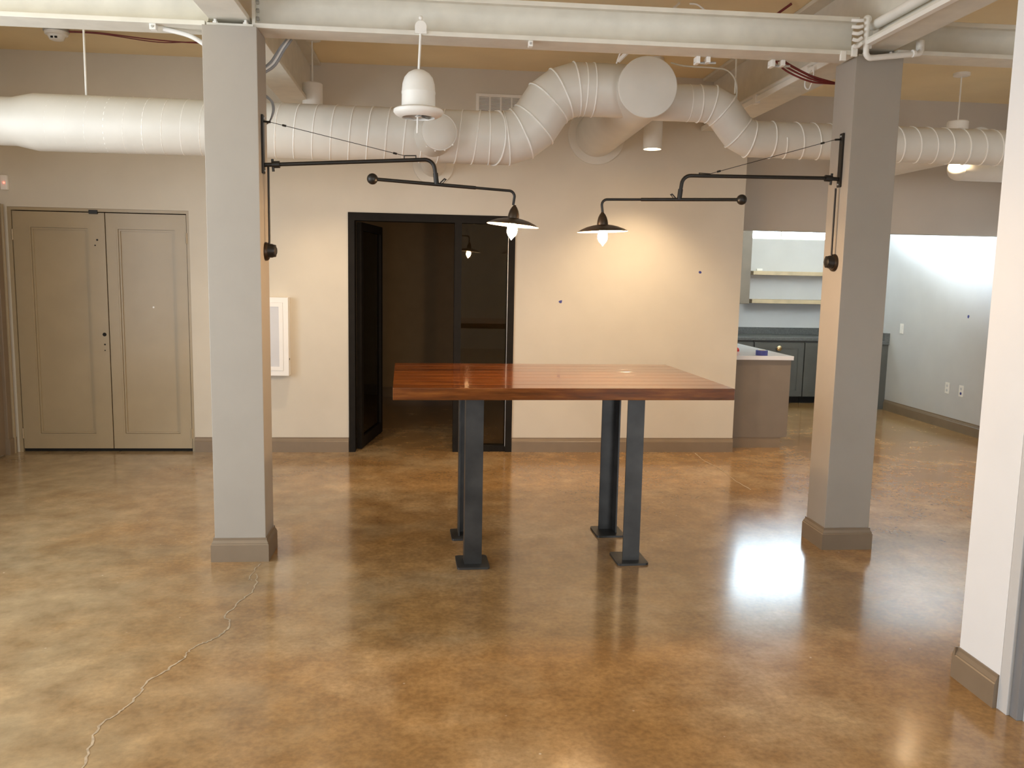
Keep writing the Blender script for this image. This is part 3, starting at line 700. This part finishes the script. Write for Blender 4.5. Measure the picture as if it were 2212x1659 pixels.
# ================================================================ tall table
ta = 0.035
tc = Vector((0.662, 4.775, 0))
t = thing('tall_table', (tc.x, tc.y, 0), 'tall table with glossy reddish plank top on steel angle legs', 'table')
MT = Matrix.Translation(tc) @ Matrix.Rotation(ta, 4, 'Z')
TX, TY, TZ, TT = 0.872, 0.588, 1.020, 0.060
npl = 8
for i in range(npl):
    y0_ = -TY + 2*TY*i/npl; y1_ = y0_ + 2*TY/npl
    obj('top_plank', box(-TX, TX, y0_+0.0006, y1_-0.0006, TZ-TT, TZ, MT), 'walnut', t, bevel=0.004 if i in (0, npl-1) else 0.0018)
def leg(cx, cy, sx, sy):
    """angle iron: outer corner at (cx,cy), flanges run inwards along -sx, -sy"""
    L_, th, zt = 0.095, 0.009, TZ-TT-0.001
    bm = B(); pts = [(0, 0), (-sx*L_, 0), (-sx*L_, -sy*th), (-sx*th, -sy*th), (-sx*th, -sy*L_), (0, -sy*L_)]
    A = [bm.verts.new(MT @ Vector((cx+a, cy+b, 0.0125))) for a, b in pts]; D = [bm.verts.new(MT @ Vector((cx+a, cy+b, zt))) for a, b in pts]
    for i in range(6): bm.faces.new((A[i], A[(i+1) % 6], D[(i+1) % 6], D[i]))
    bm.faces.new(A); bm.faces.new(D)
    lg = obj('leg', bm, 'raw_steel', t)
    px, py = cx-sx*0.047, cy-sy*0.047
    bm = B(); w_, d_, rc = 0.088, 0.104, 0.018; ring = []
    for qx, qy, a0 in ((1, 1, 0), (-1, 1, 90), (-1, -1, 180), (1, -1, 270)):
        for k in range(5):
            a = math.radians(a0 + k*22.5)
            ring.append((px+qx*(w_-rc)+math.cos(a)*rc, py+qy*(d_-rc)+math.sin(a)*rc))
    A = [bm.verts.new(MT @ Vector((x, y, 0.0003))) for x, y in ring]; D = [bm.verts.new(MT @ Vector((x, y, 0.012))) for x, y in ring]
    n = len(ring)
    for i in range(n): bm.faces.new((A[i], A[(i+1) % n], D[(i+1) % n], D[i]))
    bm.faces.new(A); bm.faces.new(D)
    obj('foot_plate', bm, 'raw_steel', lg)
for sx_ in (-1, 1):
    for sy_ in (-1, 1):
        leg(sx_*0.489, sy_*0.300+0.020, sx_, sy_)

# ================================================================ things on the back wall
t = thing('wall_cabinet', (-1.38, YBK, 1.02), 'white fire extinguisher wall cabinet with grey pane, beside the left column', 'cabinet')
cx0, cx1, cz0, cz1, cyf = -1.585, -1.217, 0.685, 1.350, 7.385
obj('body', box(cx0, cx1, cyf+0.006, YBK-0.0005, cz0, cz1), 'cabinet_white', t)
def frame_rect(x0, x1, z0, z1, wd, ya, yb):
    bm = B(); bx(bm, x0, x0+wd, ya, yb, z0, z1); bx(bm, x1-wd, x1, ya, yb, z0, z1); bx(bm, x0+wd, x1-wd, ya, yb, z0, z0+wd); bx(bm, x0+wd, x1-wd, ya, yb, z1-wd, z1); return bm
obj('face_frame', frame_rect(cx0, cx1, cz0, cz1, 0.042, cyf, cyf+0.0065), 'cabinet_white', t)
dr = obj('door', frame_rect(cx0+0.0435, cx1-0.0435, cz0+0.0435, cz1-0.0435, 0.034, cyf-0.003, cyf+0.0055), 'cabinet_white', t)
obj('pane', box(cx0+0.0775, cx1-0.0775, cyf+0.001, cyf+0.004, cz0+0.0775, cz1-0.0775), 'cabinet_pane', dr)
obj('lock', cyl((cx1+0.0005, 7.42, 0.825), 0.008, 0, 0.003, 'x', 12), 'raw_steel', t)
# louvred vent
t = thing('wall_vent', (0.66, YBK, 2.98), 'white louvred return air vent high on the back wall', 'vent')
vx0, vx1, vz0, vz1 = 0.357, 0.965, 2.835, 3.098
obj('vent_frame', frame_rect(vx0, vx1, vz0, vz1, 0.026, 7.478, YBK-0.0005), 'white_paint', t)
obj('backing', box(vx0+0.026, vx1-0.026, 7.4865, 7.4892, vz0+0.026, vz1-0.026), 'frame_grey', t)
for k in range(5):
    x = vx0+0.026 + (vx1-vx0-0.052)*(k+1)/6
    obj('divider', box(x-0.006, x+0.006, 7.4795, 7.4863, vz0+0.026, vz1-0.026), 'white_paint', t)
sl = B()
for k in range(19):
    z = vz0+0.034 + k*(vz1-vz0-0.066)/18
    bx(sl, vx0+0.026, vx1-0.026, 7.4815, 7.486, z-0.0035, z+0.0025)
o = obj('louvres', sl, 'white_paint', t); o['kind'] = 'stuff'
# masking tape scraps
def scrap(x, z, r, label, plane='y', pos=YBK):
    bm = B(); n = 7; rr = random.Random(int(x*100)+int(z*77))
    def P(a, k, d):
        q = r*k
        return (x+math.cos(a)*q, pos-d, z+math.sin(a)*q*0.8) if plane == 'y' else (pos-d, x+math.cos(a)*q, z+math.sin(a)*q)
    ks = [rr.uniform(0.65, 1.2) for _ in range(n)]
    A = [bm.verts.new(P(2*PI*i/n, ks[i], 0.0004)) for i in range(n)]; D = [bm.verts.new(P(2*PI*i/n, ks[i]*0.97, 0.0018)) for i in range(n)]
    for i in range(n): bm.faces.new((A[i], A[(i+1) % n], D[(i+1) % n], D[i]))
    bm.faces.new(A); bm.faces.new(D)
    return tag(obj('tape_scrap', bm, 'blue_tape', origin=((x, pos, z) if plane == 'y' else (pos, x, z))), label, 'tape')
scrap(1.126, 1.350, 0.021, 'scrap of blue tape on the beige wall above the table')
scrap(2.377, 1.634, 0.015, 'smaller scrap of blue tape on the beige wall near its right-hand end')
scrap(8.509, 1.234, 0.017, 'tiny scrap of blue tape on the kitchen side wall', 'x', XR)
t = thing('motion_sensor', (-3.488, YBK, 2.245), 'white motion sensor with red light above the double door', 'sensor')
obj('body', box(-3.516, -3.460, 7.452, YBK-0.0005, 2.186, 2.306), 'plastic_white', t, bevel=0.010)
obj('indicator', sphere((-3.484, 7.4515, 2.243), 0.006, 10, 6), 'red_led', t)
# smoke detector on the ceiling
t = thing('smoke_detector', (-2.755, 6.80, ZC), 'white dome smoke detector on the ceiling with red cable', 'detector')
obj('base', lathe(B(), [(0.088, -0.022), (0.090, 0)], (-2.755, 6.80, ZC), 32), 'galvanised', t, smooth=40)
obj('dome', lathe(B(), [(0.028, -0.085), (0.048, -0.078), (0.062, -0.050), (0.078, -0.044), (0.080, -0.0225)], (-2.755, 6.80, ZC), 32), 'plastic_white', t, smooth=35)
for dx in (-0.012, 0.016): obj('sounder_slot', box(-2.755+dx-0.008, -2.755+dx+0.008, 6.742, 6.752, ZC-0.076, ZC-0.064), 'dark_hole', t)
# ================================================================ cables and pipes overhead
def cable(name, pts, r, mat, label, cat='cable', seg=6):
    P = [Vector(p) for p in pts]; out = []
    for i in range(len(P)-1):          # Catmull-Rom
        p0, p1, p2, p3 = P[max(i-1, 0)], P[i], P[i+1], P[min(i+2, len(P)-1)]
        for k in range(6):
            s = k/6
            out.append(0.5*((2*p1) + (p2-p0)*s + (2*p0-5*p1+4*p2-p3)*s*s + (3*p1-p0-3*p2+p3)*s**3))
    out.append(P[-1])
    return tag(obj(name, tube(out, r, seg), mat, origin=P[0], smooth=70), label, cat)
cable('alarm_cable', [(-2.67, 6.80, 3.285), (-2.45, 6.82, 3.288), (-2.1, 6.83, 3.262), (-1.75, 6.83, 3.25), (-1.16, 6.84, 3.26)], 0.005, 'red_wire', 'red alarm cable running from the smoke detector along the ceiling')
cable('alarm_cable', [(-2.67, 6.81, 3.282), (-2.45, 6.83, 3.284), (-2.05, 6.84, 3.246), (-1.75, 6.84, 3.258), (-1.16, 6.85, 3.25)], 0.004, 'red_wire', 'sagging red alarm cable twisted along the smoke detector run')
cable('alarm_cable', [(2.10, 5.5, 3.16), (2.14, 5.48, 3.23), (2.22, 5.4, 3.292)], 0.008, 'red_wire', 'short red cable dropping from the ceiling behind the cross beam')
def bundle(name, runs, label):
    t = thing(name, runs[0][0][0], label, 'cable')
    for pts, r, mat in runs:
        o = cable('strand', pts, r, mat, None, None); o.parent = t; o.location = o.location - t.location
    return t
bundle('alarm_cable_bundle', [([(1.93, 4.88+k*.02, 2.84), (2.03, 4.92+k*.02, 2.805-k*0.012), (2.18, 4.97, 2.762-k*0.016), (2.30, 5.0, 2.742-k*0.006), (2.37, 5.02, 2.735)], (0.008, 0.006, 0.006)[k], 'red_wire') for k in range(3)],
       'dark red cables slung under the beam at the right column')
bundle('grey_cable_bundle', [([(-0.80+k*0.012, 4.95, 2.83), (-0.835+k*0.01, 4.93, 2.775-k*0.004), (-0.875+k*0.008, 4.90, 2.70-k*0.01), (-0.91, 4.88, 2.66-k*0.012)], 0.008, ('grey_wire', 'plastic_white', 'grey_wire')[k]) for k in range(3)],
       'grey and white cables bent behind the head of the left column')
bundle('grey_cable_loop', [([(-0.91, 4.87, 2.51+k*.01), (-0.877+k*0.006, 4.87, 2.485), (-0.868+k*0.007, 4.87, 2.44), (-0.882, 4.87, 2.385), (-0.91, 4.87, 2.36)], 0.0045, 'grey_wire') for k in range(2)],
       'grey cable loop beside the left column above its lamp')
cable('white_cable', [(-1.38, 4.70, 2.792), (-1.26, 4.72, 2.77), (-1.19, 4.74, 2.735), (-1.165, 4.75, 2.712)], 0.012, 'plastic_white', 'white cable bundle entering the left column head')
cable('white_cable', [(1.40, 5.3, 3.14), (1.46, 5.4, 3.22), (1.53, 5.5, 3.292)], 0.008, 'plastic_white', 'thick white cable rising behind the cross beam to the ceiling')
cable('white_cable', [(1.60, 5.5, 3.292), (1.64, 5.45, 3.27), (1.70, 5.4, 3.20)], 0.006, 'plastic_white', 'thin white cable hanging behind the cross beam')
cable('ceiling_cable', [(1.52, 5.6, 2.955), (1.62, 5.6, 2.938), (1.80, 5.62, 2.940), (1.92, 5.66, 2.935), (1.99, 5.69, 2.87), (2.01, 5.72, 2.765)], 0.0055, 'beam_paint', 'thin cable running from the capped duct to the narrow duct bend')
t = thing('duct_bracket', (1.28, 5.6, 2.96), 'white strut bracket with wires on top of the capped duct', 'bracket')
obj('strut', tube([(1.17, 5.58, 2.945), (1.29, 5.50, 3.06)], 0.014, 8), 'plastic_white', t)
obj('wire_loop', tube([(1.16, 5.58, 2.93), (1.175, 5.56, 2.985), (1.23, 5.54, 3.03), (1.30, 5.50, 3.06), (1.34, 5.50, 3.02), (1.32, 5.50, 2.99)], 0.005, 6), 'plastic_white', t)
# pipe and cable tray along the right beam
tag(obj('sprinkler_pipe', tube([(2.385, -2.9, 2.965), (2.385, 4.66, 2.965)], 0.027, 18), 'white_paint', origin=(2.385, 0.9, 2.965), smooth=60), 'thick white pipe running along the right beam over the camera side', 'pipe')
tag(obj('conduit_pipe', tube([(2.372, 4.98, 2.925), (2.372, 7.45, 2.925)], 0.022, 14), 'white_paint', origin=(2.372, 6.2, 2.925), smooth=60), 'white conduit lying on the right beam flange behind the column', 'pipe')
tag(obj('cable_tray', box(2.318, 2.352, 0.0, 4.62, 2.846, 2.868), 'white_paint', origin=(2.335, 2.3, 2.857)), 'white cable channel clipped to the edge of the right beam', 'channel')
tag(obj('cable_tray', box(2.316, 2.326, 4.98, 7.45, 2.852, 2.888), 'white_paint', origin=(2.321, 6.2, 2.87)), 'white strip edging the right beam behind the column', 'channel')
for y in (5.35, 6.2):
    tag(obj('beam_clip', box(2.308, 2.345, y-0.03, y+0.03, 2.840, 2.905), 'white_paint', origin=(2.325, y, 2.87), bevel=0.004), 'white clip on the edge of the right beam ' + ('just behind the right column' if y < 6 else 'nearer to the back wall'), 'clip')
pp = arc_corner((2.322, 4.61, 2.985), (2.328, 4.61, 2.778), (2.655, 4.64, 2.826), 0.03)
pp = pp[:-1] + arc_corner(pp[-2], (2.655, 4.64, 2.826), (2.660, 4.66, 2.89), 0.025)[1:]
t = thing('bent_conduit', (2.45, 4.62, 2.80), 'white bent conduit looping across the head of the right column', 'pipe')
obj('conduit', tube(pp, 0.0155, 14), 'white_paint', t, smooth=60)
obj('elbow', sphere((2.330, 4.625, 2.985), 0.023, 14, 10), 'white_paint', t, smooth=60)
obj('end_fitting', tube([(2.658, 4.655, 2.84), (2.660, 4.66, 2.895)], 0.022, 12), 'white_paint', t, smooth=60)
obj('strap', tube([(2.600, 4.628, 2.820), (2.616, 4.630, 2.822)], 0.020, 12), 'white_paint', t)
for k, (x, y, z, a) in enumerate(((2.352, 4.66, 2.90, 0.03), (2.345, 4.645, 2.855, 0.022), (2.275, 4.66, 2.822, 0.03), (2.215, 4.665, 2.795, 0.026))):
    tag(obj('beam_clip', box(x-0.016, x+0.016, y-0.03, y-0.012, z-a, z+a), 'white_paint', origin=(x, y, z), bevel=0.004),
        ('tall white clip at the right column head beside the bent conduit', 'short white clip below the tall one at the right column head', 'white clip under the cross beam beside the right column head', 'small white clip under the cross beam close to the right column head')[k], 'clip')
bundle('white_wire_bundle', [([(2.235+k*0.003, 4.615-k*.004, 2.975-k*0.034), (2.27, 4.60, 2.97-k*0.034), (2.294, 4.60, 2.972-k*0.030)], 0.010, 'plastic_white') for k in range(5)],
       'white wires packed against the cross beam end at the right column')
cable('white_cable', [(2.30, 5.2, 2.87), (2.292, 5.18, 2.80), (2.27, 5.18, 2.735), (2.245, 5.18, 2.745), (2.25, 5.19, 2.79), (2.285, 5.2, 2.85)], 0.0045, 'plastic_white', 'thin white wire loop hanging below the right beam')
# small hardware under the cross beam
def clamp(x, label, y=4.80, wide=0.03):
    t = thing('beam_clamp', (x, y, 2.80), label, 'clamp')
    obj('jaw', box(x-wide*0.4, x+wide*0.4, y-0.02, y+0.02, 2.772, 2.8015), 'white_paint', t, bevel=0.003)
    obj('bolt', cyl((x, y-0.021, 2.786), 0.006, -0.006, 0.0, 'y', 8), 'galvanised', t)
clamp(0.505, 'small white clamp under the cross beam between the fan and the capped duct', 4.66)
clamp(-1.415, 'small white clamp under the beam left of the left column', 4.66, 0.04)
for x, lb_ in ((1.50, 'white sprung clamp with wire under the cross beam over the capped duct'), (1.93, 'white sprung clamp with wire under the cross beam over the narrow duct bend')):
    t = thing('conduit_clamp', (x, 4.85, 2.79), lb_, 'clamp')
    obj('jaw', box(x-0.052, x-0.030, 4.80, 4.86, 2.764, 2.8015), 'white_paint', t, bevel=0.003)
    obj('jaw', box(x+0.006, x+0.028, 4.80, 4.86, 2.770, 2.8015), 'white_paint', t, bevel=0.003)
    obj('wire', tube([(x-0.052, 4.84, 2.772), (x+0.070, 4.84, 2.778)], 0.007, 8), 'galvanised', t)

# ================================================================ kitchen
KY = YK
KW0, KW1, KZ0, KZ1 = 4.165, 5.30, 2.112, 2.850
wk = thing('window_4', (4.73, KY, 2.11), 'bright two-pane high window above the kitchen shelves', 'window', kind='structure')
fy0, fy1 = KY+0.02, KY+0.07
bmf = B()
bx(bmf, KW0+.001, KW0+0.022, fy0, fy1, KZ0+.001, KZ1-.001); bx(bmf, KW1-0.022, KW1-.001, fy0, fy1, KZ0+.001, KZ1-.001)
bx(bmf, KW0+0.022, KW1-0.022, fy0, fy1, KZ0+.001, KZ0+0.014); bx(bmf, KW0+0.022, KW1-0.022, fy0, fy1, KZ1-0.022, KZ1-.001)
obj('window_frame', bmf, 'plastic_white', wk)
obj('mullion', box(4.606, 4.624, fy0, fy1, KZ0+0.014, KZ1-0.022), 'plastic_white', wk)
for x0, x1 in ((KW0+0.022, 4.606), (4.624, KW1-0.022)):
    obj('pane', box(x0, x1, KY+0.042, KY+0.048, KZ0+0.014, KZ1-0.022), 'sky_pane', wk)
for zt, lb_ in ((1.690, 'upper wooden wall shelf in the kitchen'), (1.322, 'lower wooden wall shelf in the kitchen')):
    tag(obj('wall_shelf', box(4.155, 5.30, KY-0.26, KY-0.0005, zt-0.050, zt), 'shelf_wood', origin=(4.7, KY, zt), bevel=0.003), lb_, 'shelf')
tag(obj('paper_scrap', box(4.22, 4.30, KY-0.2, KY-0.17, 1.691, 1.722), 'plastic_white', origin=(4.26, KY-0.18, 1.691), bevel=0.008), 'small white scrap lying on the upper kitchen shelf', 'scrap')
t = thing('upper_cabinet', (3.7, KY-0.16, 1.27), 'brown grey upper cabinet hanging beside the kitchen shelves', 'cabinet')
obj('body', box(3.30, 4.082, KY-0.34, KY-0.0005, 1.262, 2.40), 'peninsula_taupe', t)
for x0, x1 in ((3.303, 3.688), (3.692, 4.079)): obj('door', box(x0, x1, KY-0.362, KY-0.3405, 1.266, 2.396), 'peninsula_taupe', t, bevel=0.002)
tag(obj('worktop', box(2.80, 5.6, KY-0.625, KY-0.0005, 0.812, 0.852), 'counter_grey', origin=(4.2, KY-0.3, 0.812), bevel=0.004), 'dark grey worktop along the kitchen rear wall', 'worktop')
tag(obj('backsplash', box(2.80, 5.595, KY-0.022, KY-0.0005, 0.8525, 0.945), 'counter_grey', origin=(4.2, KY, 0.85), bevel=0.002), 'dark grey backsplash strip on the kitchen rear wall', 'backsplash')
def base_cab(x0, x1, label, knob):
    t = thing('base_cabinet', ((x0+x1)/2, KY-0.3, 0), label, 'cabinet', 'dark grey base cabinets')
    obj('body', box(x0+.001, x1-.001, KY-0.585, KY-0.001, 0.0905, 0.811), 'cabinet_grey', t)
    obj('toe_kick', box(x0+.001, x1-.001, KY-0.53, KY-0.51, 0, 0.09), 'dark_hole', t)
    d = obj('door', box(x0+0.005, x1-0.005, KY-0.606, KY-0.5855, 0.094, 0.786), 'cabinet_grey', t, bevel=0.002)
    bm = frame_rect(x0+0.005, x1-0.005, 0.094, 0.786, 0.075, KY-0.612, KY-0.6062)
    obj('door_frame', bm, 'cabinet_grey', d)
    if knob is not None:
        o = obj('knob', lathe(B(), [(0.010, 0.0), (0.010, -0.012), (0.030, -0.018), (0.034, -0.026), (0.022, -0.034)], (knob, KY-0.6125, 0.715), 20, 'y'), 'brass', d, smooth=40); o['label'] = 'round brass knob'
base_cab(3.42, 4.078, 'dark grey base cabinet behind the end of the peninsula', None)
base_cab(4.082, 4.748, 'dark grey base cabinet with a brass knob', 4.405)
base_cab(4.752, 5.05, 'dark grey base cabinet next to the return counter', None)
t = thing('return_cabinet', (5.3, 10.25, 0), 'dark grey return cabinet against the kitchen side wall', 'cabinet')
obj('body', box(5.08, XR-0.001, 10.06, 10.46, 0.0, 0.811), 'cabinet_grey', t)
obj('end_panel', box(5.06, XR-0.001, 10.038, 10.0595, 0.0, 0.811), 'cabinet_grey', t, bevel=0.002)
obj('worktop', box(5.04, XR-0.001, 10.02, 10.472, 0.8115, 0.852), 'counter_grey', t, bevel=0.003)
obj('side_splash', box(XR-0.07, XR-0.0011, 10.02, 10.472, 0.8525, 0.952), 'counter_grey', t)
# peninsula
t = thing('peninsula', (3.07, 8.4, 0), 'taupe kitchen peninsula standing at the end of the beige wall', 'counter')
obj('body', box(2.792, 3.345, 7.690, 9.3, 0.1005, 0.836), 'peninsula_taupe', t)
obj('end_panel', box(2.770, 3.352, 7.672, 7.6895, 0.1005, 0.836), 'peninsula_taupe', t, bevel=0.002)
obj('toe_board', baseboard_run((2.765, 7.690), (3.292, 7.690), (0, -1), [(0, 0), (0.012, 0), (0.012, 0.1), (0, 0.1)]), 'taupe_trim', t)
obj('toe_recess', box(2.792, 3.29, 7.6905, 9.25, 0, 0.1), 'dark_hole', t)
obj('white_top', box(2.765, 3.368, 7.652, 9.32, 0.8365, 0.874), 'counter_white', t, bevel=0.002)
t = thing('tape_roll', (3.087, 7.735, 0.874), 'roll of dark blue painter tape on the white peninsula top', 'tape')
bm = lathe(B(), [(0.034, 0), (0.055, 0), (0.055, 0.046), (0.034, 0.046), (0.034, 0)], (3.087, 7.735, 0.8745), 32, 'z', capends=False)
obj('tape_wind', bm, 'blue_tape', t, smooth=40)
obj('core', lathe(B(), [(0.030, 0.001), (0.0338, 0.001), (0.0338, 0.048), (0.030, 0.048), (0.030, 0.001)], (3.087, 7.735, 0.8745), 32, 'z', capends=False), 'shelf_wood', t, smooth=40)
tag(obj('red_cap', lathe(B(), [(0.024, 0), (0.026, 0.012), (0.020, 0.030), (0.012, 0.038)], (2.985, 8.12, 0.8745), 20), 'red_plastic', origin=(2.985, 8.12, 0.8745), smooth=40), 'small red cap lying on the white peninsula top', 'cap')
# switch and outlets on the kitchen side wall
def plate(y, z, hw, hh, label, cat, dark=False):
    t = thing('wall_switch' if cat == 'switch' else 'wall_outlet', (XR, y, z), label, cat)
    obj('cover_plate', box(XR-0.006, XR-0.0005, y-hw, y+hw, z-hh, z+hh), 'plastic_white', t, bevel=0.0015)
    if cat == 'switch': obj('rocker', box(XR-0.010, XR-0.0061, y-hw*0.45, y+hw*0.45, z-hh*0.55, z+hh*0.55), 'plastic_white', t)
    else:
        for s_ in (-1, 1):
            obj('socket', cyl((XR-0.0061, y, z+s_*hh*0.42), 0.015, -0.002, 0, 'x', 16), 'blue_tape' if (dark and s_ < 0) else 'cabinet_pane', t)
plate(9.765, 1.027, 0.037, 0.060, 'white light switch on the kitchen side wall', 'switch')
plate(8.766, 0.443, 0.037, 0.060, 'white wall outlet nearer the return cabinet', 'outlet')
plate(8.517, 0.441, 0.037, 0.060, 'white wall outlet with a dark plug insert', 'outlet', True)
